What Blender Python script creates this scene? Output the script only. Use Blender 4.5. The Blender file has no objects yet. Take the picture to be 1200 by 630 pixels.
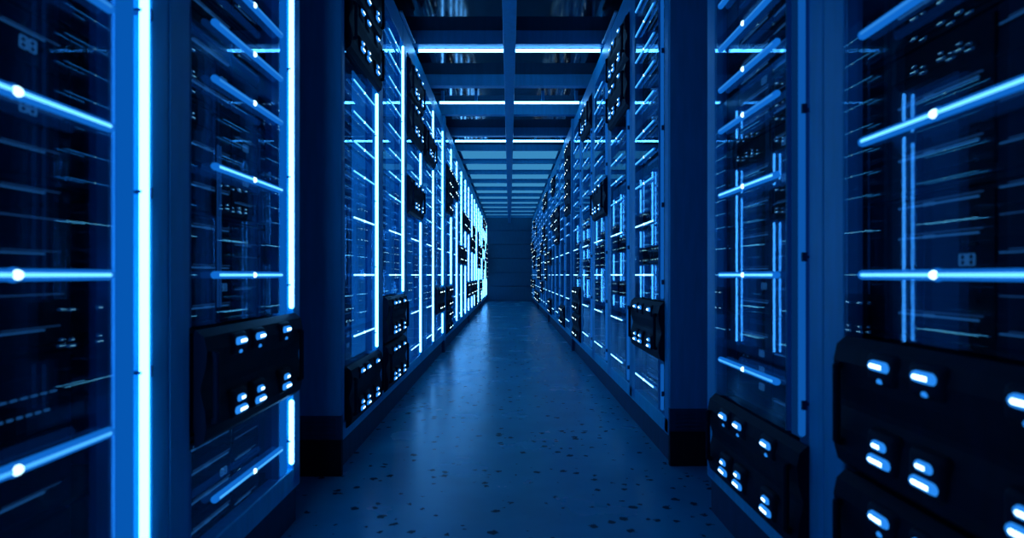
import bpy, bmesh, math, random
from mathutils import Vector, Matrix

scene = bpy.context.scene
C = scene.collection
PI = math.pi

# ------------------------------------------------------------------ camera, world, exposure
cam_data = bpy.data.cameras.new('camera')
cam = bpy.data.objects.new('camera', cam_data)
C.objects.link(cam)
scene.camera = cam
cam.location = (0, 0, 1.0)
cam.rotation_euler = (PI / 2, 0, 0)
cam_data.sensor_width = 36
cam_data.lens = 21.0
cam_data.shift_x = 0.0025
cam_data.shift_y = 0.0058
cam_data.clip_start = 0.02
cam_data.dof.use_dof = True
cam_data.dof.focus_distance = 6.5
cam_data.dof.aperture_fstop = 2.6

world = bpy.data.worlds.new('world')
scene.world = world
world.use_nodes = True
bg = world.node_tree.nodes['Background']
bg.inputs[0].default_value = (0.004, 0.26, 0.80, 1)
bg.inputs[1].default_value = 0.14

scene.view_settings.view_transform = 'Standard'
scene.view_settings.look = 'None'
scene.view_settings.exposure = 0.0
scene.view_settings.gamma = 1.0
scene.view_settings.use_curve_mapping = False

TUBE = 10.5      # strength of the white edge tubes
CEIL = 14.0      # strength of the ceiling tubes

PL, PR = 0.855, 0.84         # distance of the left and right rack faces from the lens axis
PITCH = 0.94
RH = 3.04                    # rack height
CH = 3.20                    # ceiling height
FARY = 22.6

# ------------------------------------------------------------------ materials
MATS = {}
def newmat(name):
    m = bpy.data.materials.new(name); m.use_nodes = True
    MATS[name] = m
    nt = m.node_tree
    return m, nt, nt.nodes, nt.links, nt.nodes['Principled BSDF']

def metal(name, col, rough, metallic=0.0, spec=0.5, noise=0.12, bump=0.0, scale=30):
    m, nt, N, L, b = newmat(name)
    tc = N.new('ShaderNodeTexCoord')
    mp = N.new('ShaderNodeMapping'); mp.inputs['Scale'].default_value = (1, 1, .15)
    L.new(tc.outputs['Object'], mp.inputs[0])
    n = N.new('ShaderNodeTexNoise'); n.inputs['Scale'].default_value = scale
    n.inputs['Detail'].default_value = 4
    L.new(mp.outputs[0], n.inputs['Vector'])
    r = N.new('ShaderNodeValToRGB')
    a = [c * (1 - noise) for c in col]; d = [min(1, c * (1 + noise)) for c in col]
    r.color_ramp.elements[0].position = .3; r.color_ramp.elements[0].color = (*a, 1)
    r.color_ramp.elements[1].position = .7; r.color_ramp.elements[1].color = (*d, 1)
    L.new(n.outputs[0], r.inputs[0]); L.new(r.outputs[0], b.inputs['Base Color'])
    b.inputs['Roughness'].default_value = rough
    b.inputs['Metallic'].default_value = metallic
    b.inputs['Specular IOR Level'].default_value = spec
    if bump:
        bp = N.new('ShaderNodeBump'); bp.inputs['Strength'].default_value = bump
        bp.inputs['Distance'].default_value = .003
        L.new(n.outputs[0], bp.inputs['Height']); L.new(bp.outputs[0], b.inputs['Normal'])
    return m

def glow(name, col, strength, sample=False):
    m = bpy.data.materials.new(name); m.use_nodes = True
    nt = m.node_tree; nt.nodes.clear()
    e = nt.nodes.new('ShaderNodeEmission'); o = nt.nodes.new('ShaderNodeOutputMaterial')
    e.inputs[0].default_value = (*col, 1); e.inputs[1].default_value = strength
    nt.links.new(e.outputs[0], o.inputs[0])
    if not sample:
        m.cycles.emission_sampling = 'NONE'
    MATS[name] = m
    return m

frame_m = metal('rack_frame_blue', (.012, .46, .78), .42, .0, .5, .08)
rail_m = metal('rack_rail_blue', (.02, .62, .92), .5, .0, .4, .1)
plinth_m = metal('plinth_navy', (.004, .06, .14), .55, 0, .3, .15)
panel_m = metal('panel_navy', (.01, .36, .62), .6, 0, .3, .1)
dark_m = metal('cabinet_interior_black', (.006, .010, .02), .6, 0, .2, .1)
chassis_m = metal('server_black', (.002, .008, .02), .5, 0, .12, .2)
module_m = metal('module_black', (.0015, .010, .030), .55, 0, .10, .2)
beam_m = metal('beam_blue', (.012, .34, .60), .5, 0, .4, .1)
wall_m = metal('wall_paint', (.01, .15, .26), .6, 0, .3, .1)
bracket_m = metal('bracket_metal', (.35, .55, .7), .3, .8, .5, .05)

tube_m = glow('tube_white', (.085, .40, 1.0), TUBE, True)
ctube_m = glow('ceiling_tube_white', (.13, .48, 1.0), CEIL, True)
tube_dim = glow('tube_dim_blue', (.004, .10, .45), .9)
band_m = glow('strip_diffuser_blue', (.002, .13, .62), .7)
band_dim = glow('strip_diffuser_dim', (.001, .05, .25), .4)
lit_m = glow('painted_side_glow', (.004, .12, .50), .85)  # tube light falling on the rack lining, put in as glow
lit_dim = glow('painted_side_glow_dim', (.001, .05, .25), .28)
halo_m = glow('bar_housing_blue', (.006, .17, .75), .8)
core_m = glow('bar_core', (.10, .52, 1.0), 2.2)
core_hot = glow('bar_core_bright', (.22, .68, 1.0), 3.6)
core_near = glow('bar_core_near', (.06, .42, 1.0), 1.25)
near_hot = glow('bar_core_near_bright', (.12, .55, 1.0), 1.9)
core_mid = glow('bar_core_mid', (.05, .36, 1.0), 2.2)
core_top = glow('bar_core_soft', (.03, .28, .90), .85)
dot_m = glow('bar_dot_white', (.5, .9, 1.0), 3.0)
line_m = glow('thin_line_blue', (.03, .20, .62), .38)
line_dim = glow('thin_line_faint', (.02, .10, .33), .35)
led_m = glow('led_white', (.5, .85, 1.0), 4.5)
led_halo = glow('led_blue', (.02, .25, .9), 1.0)
vline_m = glow('vertical_line_blue', (.008, .14, .62), .8)
vline_dim = glow('vertical_line_faint', (.005, .06, .26), .6)
ceilp_m = glow('painted_ceiling_sheen', (.035, .22, .46), 1.15, True)  # sheen of the rear ceiling put in as emission

# polished terrazzo
m, nt, N, L, b = newmat('terrazzo_floor'); floor_m = m
tc = N.new('ShaderNodeTexCoord')
v = N.new('ShaderNodeTexVoronoi'); v.inputs['Scale'].default_value = 15; v.inputs['Randomness'].default_value = 1
L.new(tc.outputs['Object'], v.inputs['Vector'])
nz = N.new('ShaderNodeTexNoise'); nz.inputs['Scale'].default_value = 55; nz.inputs['Detail'].default_value = 3
L.new(tc.outputs['Object'], nz.inputs['Vector'])
mth = N.new('ShaderNodeMath'); mth.operation = 'MULTIPLY_ADD'
L.new(nz.outputs[0], mth.inputs[0]); mth.inputs[1].default_value = .55; L.new(v.outputs['Distance'], mth.inputs[2])
# random chip size per cell
sep = N.new('ShaderNodeSeparateColor'); L.new(v.outputs['Color'], sep.inputs[0])
sub = N.new('ShaderNodeMath'); sub.operation = 'MULTIPLY_ADD'; L.new(sep.outputs[0], sub.inputs[0])
sub.inputs[1].default_value = .33; L.new(mth.outputs[0], sub.inputs[2])
r = N.new('ShaderNodeValToRGB')
r.color_ramp.elements[0].position = .55; r.color_ramp.elements[0].color = (.18, .18, .18, 1)
r.color_ramp.elements[1].position = .61; r.color_ramp.elements[1].color = (1, 1, 1, 1)
L.new(sub.outputs[0], r.inputs[0])
n2 = N.new('ShaderNodeTexNoise'); n2.inputs['Scale'].default_value = 2.2; n2.inputs['Detail'].default_value = 6
L.new(tc.outputs['Object'], n2.inputs['Vector'])
r2 = N.new('ShaderNodeValToRGB')
r2.color_ramp.elements[0].position = .3; r2.color_ramp.elements[0].color = (.005, .28, .46, 1)
r2.color_ramp.elements[1].position = .7; r2.color_ramp.elements[1].color = (.008, .38, .60, 1)
L.new(n2.outputs[0], r2.inputs[0])
mx = N.new('ShaderNodeMix'); mx.data_type = 'RGBA'; mx.blend_type = 'MULTIPLY'; mx.inputs[0].default_value = 1
L.new(r2.outputs[0], mx.inputs[6]); L.new(r.outputs[0], mx.inputs[7])
L.new(mx.outputs[2], b.inputs['Base Color'])
r3 = N.new('ShaderNodeMapRange'); r3.inputs[3].default_value = .20; r3.inputs[4].default_value = .32
L.new(n2.outputs[0], r3.inputs[0]); L.new(r3.outputs[0], b.inputs['Roughness'])
sm = N.new('ShaderNodeMath'); sm.operation = 'MULTIPLY'; sm.inputs[1].default_value = .12; L.new(r.outputs[0], sm.inputs[0]); L.new(sm.outputs[0], b.inputs['Specular IOR Level'])
b.inputs['Specular IOR Level'].default_value = .28; b.inputs['Specular Tint'].default_value = (.10, .6, 1, 1)

# dark glossy ceiling panels
m, nt, N, L, b = newmat('ceiling_gloss'); ceil_m = m
tc = N.new('ShaderNodeTexCoord'); n = N.new('ShaderNodeTexNoise'); n.inputs['Scale'].default_value = 3
L.new(tc.outputs['Object'], n.inputs['Vector'])
r = N.new('ShaderNodeValToRGB'); r.color_ramp.elements[0].color = (.003, .006, .014, 1); r.color_ramp.elements[1].color = (.006, .014, .03, 1)
L.new(n.outputs[0], r.inputs[0]); L.new(r.outputs[0], b.inputs['Base Color'])
b.inputs['Roughness'].default_value = .07; b.inputs['Specular IOR Level'].default_value = .5

# door glass : clear with a real reflection
m = bpy.data.materials.new('door_glass'); m.use_nodes = True; glass_m = m
nt = m.node_tree; nt.nodes.clear(); N = nt.nodes; L = nt.links
o = N.new('ShaderNodeOutputMaterial'); mix = N.new('ShaderNodeMixShader')
t = N.new('ShaderNodeBsdfTransparent'); g = N.new('ShaderNodeBsdfGlossy'); f = N.new('ShaderNodeFresnel')
t.inputs[0].default_value = (.92, .96, .98, 1); g.inputs['Roughness'].default_value = .02
g.inputs[0].default_value = (.45, .80, 1, 1); f.inputs[0].default_value = 1.5
geo = N.new('ShaderNodeNewGeometry'); inv = N.new('ShaderNodeMath'); inv.operation = 'SUBTRACT'; inv.inputs[0].default_value = 1
L.new(geo.outputs['Backfacing'], inv.inputs[1])      # only the outer face of each pane mirrors (no total internal reflection)
mul = N.new('ShaderNodeMath'); mul.operation = 'MULTIPLY'; L.new(f.outputs[0], mul.inputs[0]); L.new(inv.outputs[0], mul.inputs[1])
L.new(mul.outputs[0], mix.inputs[0]); L.new(t.outputs[0], mix.inputs[1]); L.new(g.outputs[0], mix.inputs[2])
L.new(mix.outputs[0], o.inputs[0])

# ------------------------------------------------------------------ mesh helpers
class MB:
    """collects shapes with material slots and links them as one mesh"""
    def __init__(s):
        s.bm = bmesh.new(); s.mats = []
    def slot(s, m):
        if m not in s.mats: s.mats.append(m)
        return s.mats.index(m)
    def box(s, x0, x1, y0, y1, z0, z1, m, bev=0.0, seg=2):
        before = set(s.bm.faces)
        r = bmesh.ops.create_cube(s.bm, size=1)
        for v in r['verts']:
            v.co = Vector(((x0 + x1) / 2 + v.co.x * abs(x1 - x0), (y0 + y1) / 2 + v.co.y * abs(y1 - y0), (z0 + z1) / 2 + v.co.z * abs(z1 - z0)))
        if bev:
            es = list({e for v in r['verts'] for e in v.link_edges})
            bmesh.ops.bevel(s.bm, geom=es, offset=bev, segments=seg, affect='EDGES', profile=.5)
        k = s.slot(m)
        for f in s.bm.faces:
            if f not in before: f.material_index = k; f.smooth = bool(bev) and seg > 2
        return s
    def rod(s, p0, p1, rad, m, n=10, caps=True, squash=1.0):
        """capsule from p0 to p1"""
        p0 = Vector(p0); p1 = Vector(p1); d = p1 - p0; ln = d.length
        q = d.to_track_quat('Z', 'Y').to_matrix()
        k = s.slot(m)
        prof = [(0.0001, -rad)] if caps else []
        prof = []
        if caps:
            for i in range(0, 4): a = PI / 2 * i / 4; prof.append((rad * math.sin(a) + (.0001 if i == 0 else 0), -rad * math.cos(a)))
        prof.append((rad, 0)); prof.append((rad, ln))
        if caps:
            for i in range(1, 5): a = PI / 2 * i / 4; prof.append((rad * math.cos(a) + (.0001 if i == 4 else 0), ln + rad * math.sin(a)))
        rings = []
        for (rr, z) in prof:
            rings.append([s.bm.verts.new(p0 + q @ Vector((rr * math.cos(2 * PI * j / n), rr * math.sin(2 * PI * j / n), z))) for j in range(n)])
        for a, b_ in zip(rings, rings[1:]):
            for j in range(n):
                f = s.bm.faces.new((a[j], a[(j + 1) % n], b_[(j + 1) % n], b_[j])); f.material_index = k; f.smooth = True
        f = s.bm.faces.new(rings[0][::-1]); f.material_index = k
        f = s.bm.faces.new(rings[-1]); f.material_index = k
        return s
    def ball(s, c, rx, ry, rz, m):
        r = bmesh.ops.create_icosphere(s.bm, subdivisions=2, radius=1)
        k = s.slot(m)
        for v in r['verts']: v.co = Vector((c[0] + v.co.x * rx, c[1] + v.co.y * ry, c[2] + v.co.z * rz))
        for f in {f for v in r['verts'] for f in v.link_faces}: f.material_index = k; f.smooth = True
        return s
    def prism(s, pts, y0, y1, m, smooth=False):
        """profile pts in (x,z) extruded along y"""
        k = s.slot(m)
        a = [s.bm.verts.new((p[0], y0, p[1])) for p in pts]; b_ = [s.bm.verts.new((p[0], y1, p[1])) for p in pts]
        n = len(pts); fs = []
        for j in range(n): fs.append(s.bm.faces.new((a[j], a[(j + 1) % n], b_[(j + 1) % n], b_[j])))
        fs.append(s.bm.faces.new(a[::-1])); fs.append(s.bm.faces.new(b_))
        for f in fs: f.material_index = k
        return s
    def mesh(s, name):
        bmesh.ops.recalc_face_normals(s.bm, faces=s.bm.faces)
        me = bpy.data.meshes.new(name); s.bm.to_mesh(me); s.bm.free()
        for m in s.mats: me.materials.append(m)
        return me

def obj(name, me, parent=None, loc=None):
    if isinstance(me, MB): me = me.mesh(name)
    o = bpy.data.objects.new(name, me); C.objects.link(o)
    if parent: o.parent = parent
    if loc: o.location = loc
    return o
def tag(o, label=None, cat=None, group=None, kind=None):
    if label:
        assert 4 <= len(label.split()) <= 16, (len(label.split()), label)
        o['label'] = label
    if cat: o['category'] = cat
    if group: o['group'] = group
    if kind: o['kind'] = kind
    return o
def empty(name, loc, rz=0):
    o = bpy.data.objects.new(name, None); C.objects.link(o)
    o.location = loc; o.rotation_euler = (0, 0, rz); o.empty_display_size = .1
    return o
def struct(name, me):
    return tag(obj(name, me), kind='structure')

# ------------------------------------------------------------------ the room
struct('floor', MB().box(-2.2, 2.2, -2.5, FARY + .2, -.1, 0, floor_m))
struct('ceiling', MB().box(-2.2, 2.2, -2.5, FARY + .2, CH, CH + .1, ceil_m))
struct('wall_left', MB().box(-2.2, -2.1, -2.5, FARY, 0, CH, wall_m))
struct('wall_right', MB().box(2.1, 2.2, -2.5, FARY, 0, CH, wall_m))
w = MB().box(-2.1, 2.1, FARY, FARY + .1, 0, CH, wall_m)
for i in range(6):        # horizontal cladding panels on the end wall
    w.box(-1.6, 1.6, FARY - .03, FARY, .06 + i * .525, .06 + i * .525 + .50, wall_m, .008)
struct('wall_far', w)
ti = 1
b = MB().box(-.053, .053, 1.5, FARY - .04, 2.95, 3.06, beam_m, .006)
struct('trim_%d' % ti, b); ti += 1
BEAMS = [5.37 + 1.18 * k for k in range(-2, 15)]
for y in BEAMS:
    b = MB().box(-2.05, 2.05, y, y + (.10 if y < 9.5 else .04), 3.075 if y < 9.5 else 3.098, CH, beam_m, .004)
    struct('trim_%d' % ti, b); ti += 1

# rear ceiling bays: grazing reflection put in as pale glowing panels
ORD = ['first', 'second', 'third', 'fourth', 'fifth', 'sixth', 'seventh', 'eighth', 'ninth', 'tenth', 'eleventh', 'twelfth', 'thirteenth']
cp = {}
bays = [(BEAMS[i] + .04, BEAMS[i + 1]) for i in range(len(BEAMS) - 1) if BEAMS[i] > 9.5] + [(BEAMS[-1] + .10, FARY - .04)]
for i, (y0, y1) in enumerate(bays):
    for sgn, sn in ((-1, 'left'), (1, 'right')):
        o = empty('painted_ceiling_glow', (sgn * .46, (y0 + y1) / 2, CH))
        tag(o, 'pale blue painted-glow ceiling panel %s of the centre beam, %s bay beyond the bright tubes' % (sn, ORD[i]),
            'painted glow panel', 'pale ceiling panels with painted glow')
        hl = (y1 - y0) / 2 - .012
        obj('frame', MB().box(-.42, .42, -hl, -hl + .02, -.022, 0, beam_m).box(-.42, .42, hl - .02, hl, -.022, 0, beam_m)
            .box(-.42, -.40, -hl + .02, hl - .02, -.022, 0, beam_m).box(.40, .42, -hl + .02, hl - .02, -.022, 0, beam_m), o)
        obj('glow_sheet', MB().box(-.40, .40, -hl + .02, hl - .02, -.012, 0, ceilp_m), o)

# bright ceiling tubes
for y, lab in ((5.49, 'nearest'), (7.15, 'middle'), (9.20, 'farthest')):
    o = empty('ceiling_tube_light', (0, y, 3.06))
    tag(o, 'thin white light tube across the ceiling, %s of the three' % lab, 'light', 'white tubes across the ceiling')
    obj('tube', MB().rod((-.83, 0, 0), (.83, 0, 0), .014, ctube_m), o)
    for x in (-.80, -.4, .4, .80): obj('hanger', MB().box(x - .018, x + .018, -.018, .018, .012, CH - 3.06, beam_m, .003), o)
    for x in (-.845, .845): obj('end_cap', MB().box(x - .012, x + .012, -.02, .02, -.02, .02, rail_m, .004), o)

# ------------------------------------------------------------------ rack library
SLOT0, SLOTH, NS = .20, .33, 8
def slot(k): return SLOT0 + k * SLOTH
BAR_H = [.36, .67, 1.0, 1.31, 1.56, 1.72, 1.88, 2.05, 2.22, 2.38, 2.55, 2.71]
U0, U1 = .105, .735        # door opening

def X(w): return -w        # depth into the rack -> local x

def frame_mesh():
    b = MB()
    b.box(X(0), X(.05), .0, U0 - .005, .155, RH, frame_m, .006)              # near post
    b.box(X(0), X(.05), .862, PITCH, .155, RH, frame_m, .006)                # far post
    b.box(X(.003), X(.05), U0 - .005, .862, 2.87, RH, frame_m, .004)         # header
    b.box(X(.035), X(.06), .74, .862, .235, 2.87, panel_m)                   # back of the light channel
    b.box(X(.55), X(.60), .0, .05, .155, RH, frame_m); b.box(X(.55), X(.60), .89, PITCH, .155, RH, frame_m)
    return b.mesh('frame')
def base_mesh(): return MB().box(X(.0), X(.05), .0, PITCH, .15, .235, rail_m, .005).mesh('base_rail')
def plinth_mesh(): return MB().box(X(.018), X(.58), .0, PITCH, 0, .15, plinth_m).mesh('plinth')
def side_mesh(y0, y1): return MB().box(X(.05), X(.55), y0, y1, .155, RH, panel_m).mesh('side_panel')
def back_mesh(): return MB().box(X(.58), X(.60), .05, .89, .155, RH, dark_m).mesh('back_panel')
def top_mesh(): return MB().box(X(.05), X(.58), .012, PITCH - .012, RH - .03, RH, panel_m).mesh('top_panel')
def shelf_mesh():
    return MB().box(X(.07), X(.56), .012, PITCH - .012, -.012, -.001, dark_m).mesh('shelf')
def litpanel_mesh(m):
    return MB().box(X(.006), X(.115), .728, .738, .24, 2.865, m).mesh('painted_glow_panel')

def segments(mods, lo=.24, hi=2.865):
    """free height intervals between the protruding modules"""
    out = []; z = lo
    for k in sorted(mods):
        a, c = slot(k) - .004, slot(k) + .328
        if a > z + .02: out.append((z, a))
        z = max(z, c)
    if hi > z + .02: out.append((z, hi))
    return out
def glass_mesh(z0, z1, m):
    b = MB().box(X(.000), X(.003), U0 - .004, .727, z0, z1, glass_m).box(X(.028), X(.031), U0 - .004, .727, z0, z1, glass_m)
    b.box(X(.003), X(.028), U0 - .004, U0 + .006, z0, z1, frame_m).box(X(.003), X(.028), .717, .727, z0, z1, frame_m)
    return b.mesh('glass_door')
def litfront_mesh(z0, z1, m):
    return MB().box(X(.044), X(.054), .44, .727, z0, z1, m).mesh('painted_glow_panel')
def tube_mesh(z0, z1, m):
    b = MB()
    b.rod((X(-.004), .832, z0 + .020), (X(-.004), .832, z1 - .022), .0098, m, 12)
    z = z0 + .1
    while z < z1 - .03:                                     # clips that hold the tube
        b.box(X(-.004), X(.036), .820, .844, z, z + .006, plinth_m)
        b.box(X(-.012), X(.002), .845, .853, z - .01, z + .016, plinth_m); z += .42
    return b.mesh('light_tube')
def band_mesh(z0, z1, m):
    return MB().box(X(.004), X(.012), .752, .806, z0, z1, m).mesh('light_channel')

def bar_mesh(core, detail=True, slim=False):
    b = MB()
    if slim:
        b.rod((0, .205, 0), (0, .695, 0), .0062, halo_m, 8); b.rod((.0038, .210, 0), (.0038, .690, 0), .0046, core, 6)
    else:
        b.rod((0, .205, 0), (0, .695, 0), .0112, halo_m, 10); b.rod((.0082, .214, 0), (.0082, .686, 0), .0040, core, 6)
    if not detail:
        b.ball((.004, .45, 0), .006, .010, .006, dot_m)
    for y in (.25, .65): b.box(-.009, -.004, y - .006, y + .006, -.005, .005, plinth_m)
    return b.mesh('light_bar')
def dot_mesh():
    return MB().ball((.008, .45, 0), .0082, .012, .0090, dot_m).ball((.002, .45, 0), .010, .02, .0135, halo_m).mesh('centre_lamp')

def vline_mesh(u, segs, m):  # upright double reflections in the glass, painted as glowing lines
    b = MB()
    for z0, z1 in segs:
        b.box(X(.042), X(.046), u - .011, u - .006, z0, z1, m); b.box(X(.042), X(.046), u + .006, u + .011, z0, z1, m)
        b.box(X(.046), X(.050), u - .014, u + .014, z0 - .01, z1 + .01, dark_m)
    return b.mesh('painted_line_reflection')

# --- the black module that bulges out of the rack face
def module_profile():
    pts = [(.001, 0), (.005, 0), (.026, .018), (.034, .05), (.030, .10), (.018, .150), (.018, .166), (.031, .21), (.036, .262), (.028, .30), (.006, .320), (.001, .320)]
    return pts
def module_body():
    b = MB()
    b.prism(module_profile(), .118, .868, module_m).box(-.30, .001, .118, .715, .042, .312, module_m)
    for u in (.31, .45, .68):
        b.box(.012, .042, u - .055, u + .055, .040, .132, module_m, .018, 4)
        b.box(.012, .042, u - .055, u + .055, .228, .300, module_m, .018, 4)
    return b.mesh('module_body')
def module_grip(y):
    return MB().rod((.046, y, .07), (.046, y, .25), .009, module_m).box(.020, .046, y - .007, y + .007, .06, .075, module_m).box(.020, .046, y - .007, y + .007, .245, .26, module_m).mesh('grip')
def led_mesh(z, half, r, hot=True):
    b = MB().rod((.040, -half, z), (.040, half, z), r, led_halo, 8)
    if hot: b.rod((.040 + r * .66, -half * .85, z), (.040 + r * .66, half * .85, z), r * .40, led_m, 6)
    return b.mesh('indicator_light')

# --- the flat servers behind the glass, opposite bars' reflections painted on as lines
def reflected_led_pair(b, y, z, m, s=1.0):  # painted pair of reflected module LEDs
    for dy in (-.011 * s, .011 * s):
        w, h, t = .0075 * s, .011 * s, .003 * s
        for zz in (-h, 0, h): b.box(.001, .004, y + dy - w, y + dy + w, z + zz - t / 2, z + zz + t / 2, m)
        for yy in (-w, w): b.box(.001, .004, y + dy + yy - t / 2, y + dy + yy + t / 2, z - h, z + h, m)
def chassis_mesh(v):
    b = MB().box(-.40, -.001, .035, .70, .0, .314, chassis_m, .006)
    b.box(-.004, .004, .16, .175, .02, .30, chassis_m); b.box(-.004, .004, .475, .49, .02, .30, chassis_m)
    for i in range(5):
        b.box(-.002, .003, .19, .445, .03 + i * .056, .036 + i * .056, dark_m); b.box(-.002, .003, .49, .68, .045 + i * .056, .05 + i * .056, dark_m)
    return b.mesh('chassis')
def lines_mesh(v):
    """painted reflection lines of the left column"""
    b = MB()
    if v == 0: zs = (.05, .135, .22, .29)
    elif v == 1: zs = (.07, .19)
    elif v == 2: zs = (.04, .16, .28)
    else: zs = (.25,)
    for i, z in enumerate(zs):
        m_ = line_m
        b.box(.001, .005, .215, .45, z, z + .004, m_); b.box(.001, .005, .235, .46, z + .009, z + .0115, line_dim)
        b.box(.001, .006, .30, .33, z - .001, z + .006, m_)
    return b.mesh('painted_bar_reflection')
def lines2_mesh(v):  # painted reflection lines of the right column
    b = MB(); zs = {0: (.03, .10, .18, .25, .30), 1: (.05, .13, .27), 2: (.09, .20, .24), 3: (.04, .12)}[v]
    for i, z in enumerate(zs):
        b.box(.001, .004, .50, .50 + (.17 if i % 2 else .12), z, z + .0028, line_m if i % 2 == 0 else line_dim)
        if i % 2 == 0: b.box(.001, .004, .52, .66, z + .006, z + .008, line_dim)
    return b.mesh('painted_bar_reflection')
def led_marks_mesh(v):  # painted double reflections of module LEDs, plus dashed LEDs
    b = MB()
    for z in {0: (.17,), 1: (.13, .25), 2: (.10,), 3: (.07, .13, .19)}[v]: reflected_led_pair(b, (.42, .58, .42, .40)[v], z, line_m, 1.0)
    if v == 3:
        for i in range(6):
            b.box(.001, .004, .51 + i * .022, .522 + i * .022, .20, .204, line_m); b.box(.001, .004, .515 + i * .024, .53 + i * .024, .235, .238, line_m)
            b.box(.001, .004, .21 + i * .012, .217 + i * .012, .12 + .02 * (i % 3), .123 + .02 * (i % 3), line_m)
    return b.mesh('led_and_reflection_marks')
def server_far_mesh(v):
    """the same server as one mesh, for racks only a few pixels wide"""
    b = MB().box(-.40, -.001, .035, .70, .0, .314, chassis_m)
    for z in {0: (.05, .135, .22, .29), 1: (.07, .19), 2: (.04, .16, .28), 3: (.25, )}[v]: b.box(.001, .005, .19, .43, z, z + .0045, line_m)
    for z in {0: (.10, .25), 1: (.13,), 2: (.20,), 3: (.04, .12)}[v]: b.box(.001, .004, .50, .66, z, z + .003, line_m)
    return b.mesh('server')
def module_far_mesh():
    b = MB().prism(module_profile(), .118, .868, module_m).box(-.30, .001, .118, .715, .042, .312, module_m)
    for u in (.31, .45, .68):
        b.box(.012, .045, u - .05, u + .05, .050, .128, module_m); b.box(.012, .045, u - .045, u + .045, .238, .292, module_m)
        b.rod((.042, u - .012, .265), (.042, u + .012, .265), .008, led_m, 6); b.rod((.042, u - .016, .078), (.042, u + .016, .078), .008, led_m, 6)
    return b.mesh('server_module')

ME = dict(frame=frame_mesh(), base=base_mesh(), plinth=plinth_mesh(), side0=side_mesh(.0, .012), side1=side_mesh(PITCH - .012, PITCH), back=back_mesh(), top=top_mesh(), shelf=shelf_mesh(),
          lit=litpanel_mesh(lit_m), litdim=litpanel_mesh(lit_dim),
          bar_core=bar_mesh(core_near), bar_hot=bar_mesh(near_hot), bar_top=bar_mesh(core_top),
          bar_core_s=bar_mesh(core_m, slim=True), bar_hot_s=bar_mesh(core_hot, slim=True), bar_top_s=bar_mesh(core_mid, slim=True),
          bar_core_f=bar_mesh(core_m, False, True), bar_hot_f=bar_mesh(core_hot, False, True), bar_top_f=bar_mesh(core_mid, False, True), dotf=MB().ball((.004, .45, 0), .006, .010, .007, dot_m).mesh('centre_lamp'), dot=dot_mesh(),
          mod=module_body(), grip=module_grip(.150), grip2=module_grip(.825), led_a=led_mesh(.272, .022, .0125), led_b=led_mesh(.066, .026, .0125), led_c=led_mesh(.100, .013, .0115), led_d=led_mesh(.240, .002, .006, False),
          modf=module_far_mesh())
for v in range(4):
    ME['ch%d' % v] = chassis_mesh(v); ME['la%d' % v] = lines_mesh(v); ME['lb%d' % v] = lines2_mesh(v); ME['dg%d' % v] = led_marks_mesh(v); ME['sf%d' % v] = server_far_mesh(v)
VS1 = [(.74, 1.40)]; VS2 = [(.90, 1.40)]
ME['v1'] = vline_mesh(.63, VS1, vline_m); ME['v2'] = vline_mesh(.295, VS2, vline_m)
ME['v1d'] = vline_mesh(.63, VS1, vline_dim); ME['v2d'] = vline_mesh(.35, VS2, vline_dim)
_cache = {}
FN = dict(glass_door=glass_mesh, light_tube=tube_mesh, light_channel=band_mesh, painted_glow_panel=litfront_mesh)
def seg_parts(name, root, mods, m, lo=.24, hi=2.865):
    for z0, z1 in segments(mods, lo, hi):
        key = (name, round(z0, 3), round(z1, 3), m.name)
        if key not in _cache: _cache[key] = FN[name](z0, z1, m)
        obj(name, _cache[key], root)

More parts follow.
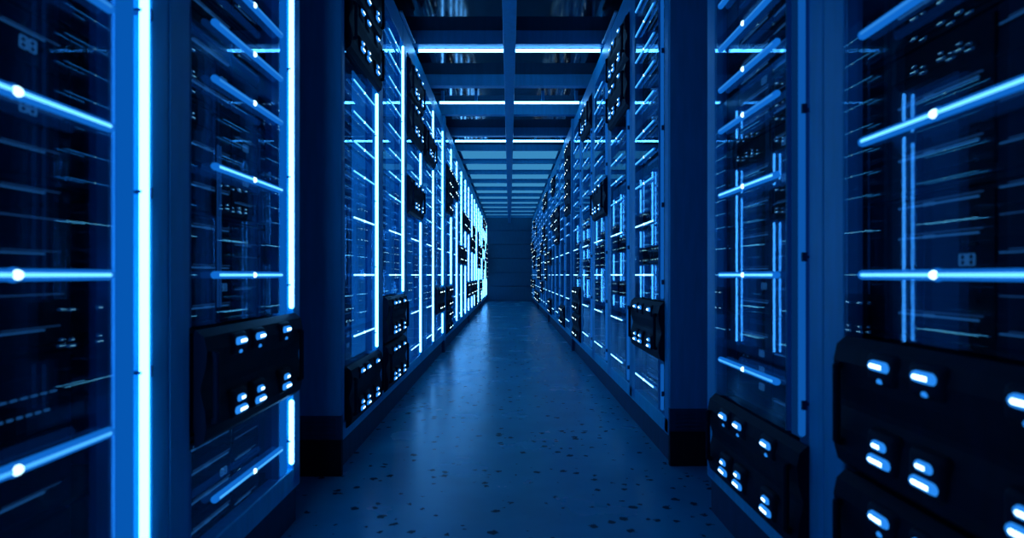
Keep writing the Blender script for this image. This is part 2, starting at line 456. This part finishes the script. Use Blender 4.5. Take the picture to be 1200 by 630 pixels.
SLOTW = ['bottom', 'second', 'third', 'fourth', 'fifth', 'sixth', 'seventh', 'top']
def rack(side, y0, where, mods, rng):
    left = side < 0
    near = y0 < 2.9
    detail = y0 < 6.5
    loc = (-PL, y0, 0) if left else (PR, y0 + PITCH, 0)
    rz = 0 if left else PI
    root = empty('server_rack', loc, rz)
    look = 'with a white edge tube' if left else 'with blue posts'
    tag(root, 'blue glass-fronted server rack %s, %s' % (look, where), 'server rack', 'server racks lining the aisle')
    obj('frame', ME['frame'], root); obj('base_rail', ME['base'], root); obj('plinth', ME['plinth'], root)
    obj('side_panel', ME['side0'], root); obj('side_panel', ME['side1'], root)
    obj('back_panel', ME['back'], root); obj('top_panel', ME['top'], root)
    for k in range(NS): obj('shelf', ME['shelf'], root, (0, 0, slot(k)))
    seg_parts('glass_door', root, mods, glass_m)
    seg_parts('light_tube', root, mods, tube_m if left else tube_dim, .25, 2.84)
    seg_parts('light_channel', root, mods, band_m if left else band_dim)
    if left and not near: seg_parts('painted_glow_panel', root, mods, lit_m)  # glow painted where the edge tubes light the rack lining
    if left and 2 not in mods and 3 not in mods:
        obj('painted_line_reflection', ME['v2d'], root)
    free = segments(mods)
    for i, h in enumerate(BAR_H):
        if not any(a + .015 < h < c - .015 for a, c in free): continue
        key = 'bar_hot' if i in (2, 3) or (i < 2 and not near) else ('bar_core' if i < 2 or (left and not near) else 'bar_top')
        if detail:
            lb = obj('light_bar', ME[key if near else key + '_s'], root, (.014, 0, h))
            obj('centre_lamp', ME['dot' if near else 'dotf'], lb)
        else:
            obj('light_bar', ME[key + '_f'], root, (.014, 0, h))
    # what stands on the shelves: things of their own
    for k in range(NS):
        x = (-PL if left else PR)
        if k in mods:
            lab = 'black bulging server module, %s slot, %s' % (SLOTW[k], where)
            if detail:
                o = empty('server_module', (loc[0], loc[1], slot(k)), rz)
                obj('module_body', ME['mod'], o); obj('grip', ME['grip'], o); obj('grip', ME['grip2'], o)
                for u in (.31, .45, .68):
                    for kk in ('led_a', 'led_b', 'led_c') + (('led_d',) if near else ()):
                        obj('indicator_light', ME[kk], o, (0, u, 0))
            else:
                o = obj('server_module', ME['modf'], None, (loc[0], loc[1], slot(k))); o.rotation_euler.z = rz
            tag(o, lab, 'server module', 'black bulging server modules')
        else:
            v = rng.choice((0, 1, 2)) if k not in (1, 3) else (3 if k == 1 else 1)
            lx = -.066 if left else .066
            ploc = (loc[0] + lx, loc[1], slot(k))
            lab = 'flat black server with painted reflection lines, %s slot, %s' % (SLOTW[k], where)
            if detail:
                o = empty('flat_server', ploc, rz)
                obj('chassis', ME['ch%d' % v], o)
                obj('painted_bar_reflection', ME['la%d' % v], o); obj('painted_bar_reflection', ME['lb%d' % v], o); obj('led_and_reflection_marks', ME['dg%d' % v], o)
            else:
                o = obj('flat_server', ME['sf%d' % v], None, ploc); o.rotation_euler.z = rz
            tag(o, lab, 'server', 'flat servers behind the glass doors')

MODS = {('L', 1): (), ('L', 2): (1,), ('L', 3): (0, 6, 7), ('L', 4): (0, 1), ('L', 5): (4, 6, 7), ('L', 6): (6,), ('L', 7): (1,),
        ('L', 8): (0, 1, 5, 6), ('L', 9): (6,), ('L', 10): (3,),
        ('R', 1): (0, 1), ('R', 2): (0,), ('R', 3): (1,), ('R', 4): (6, 7), ('R', 5): (4,), ('R', 6): (7,), ('R', 7): (0, 1),
        ('R', 8): (5, 6, 7), ('R', 9): (0,), ('R', 10): (4, 5)}
BANKN = ['front', 'second', 'third', 'fourth', 'last']
for side, S, near0, far0 in ((-1, 'L', .56, 3.00), (1, 'R', .66, 3.16)):
    rng = random.Random(7 + side)
    sn = 'left' if side < 0 else 'right'
    ys = [(near0 + i * PITCH, 0, i) for i in range(2)]
    step = 4.86 if side < 0 else 4.83
    for bnk in range(4):
        for i in range(5): ys.append((far0 + bnk * step + i * PITCH, bnk + 1, i))
    for n, (y, bnk, i) in enumerate(ys, 1):
        if (S, n) in MODS: mods = MODS[(S, n)]
        else: mods = tuple(sorted(rng.sample(range(8), rng.choice((2, 2, 3, 4)))))
        rack(side, y, '%s rack of the %s %s bank' % (ORD[i], sn, BANKN[bnk]), mods, rng)
    P = PL if side < 0 else PR
    # grey-blue posts between the banks
    for bnk in range(1, 4):
        y0 = far0 + bnk * step - (step - 5 * PITCH); y1 = far0 + bnk * step
        a, c = sorted((side * (P - .022), side * (P + .5)))
        o = empty('dividing_post', (side * P, y0, 0))
        tag(o, 'navy dividing post between %s and %s banks on the %s' % (BANKN[bnk], BANKN[bnk + 1], sn), 'post', 'posts between the rack banks')
        obj('post_body', MB().box(a - side * P, c - side * P, .006, y1 - y0 - .006, .155, 3.06, panel_m, .006), o)
        obj('plinth', MB().box(a - side * P + .004, c - side * P - .004, .008, y1 - y0 - .008, 0, .155, plinth_m), o)
    # end panel facing the crossing
    o = empty('end_panel', (side * (P + .32), far0 - .035, 0))
    tag(o, 'dark navy end panel closing the second bank on the %s' % sn, 'end panel', 'bank end panels')
    obj('panel_body', MB().box(-.32, .34, 0, .03, .30, RH, panel_m, .005).box(-.32, .34, .006, .03, .18, .30, plinth_m), o)
    vs = MB()
    for q in range(5): vs.box(-.29, .31, -.003, .006, .195 + q * .02, .203 + q * .02, plinth_m)
    obj('vent_slats', vs, o)
    obj('plinth', MB().box(-.32, .34, .0, .03, 0, .18, dark_m), o)
    # little bracket on top of the rack, below the first beam
    o = empty('mounting_bracket', (side * (P - .01), 5.1, RH))
    tag(o, 'small bright metal bracket on the %s rack tops by the nearest tube' % sn, 'bracket', 'rack top brackets')
    obj('arm', MB().box(-.012, .012, -.45, .15, -.0, .018, bracket_m, .003), o)
    obj('foot', MB().box(-.016, .016, .13, .17, -.0, .034, bracket_m, .004), o)
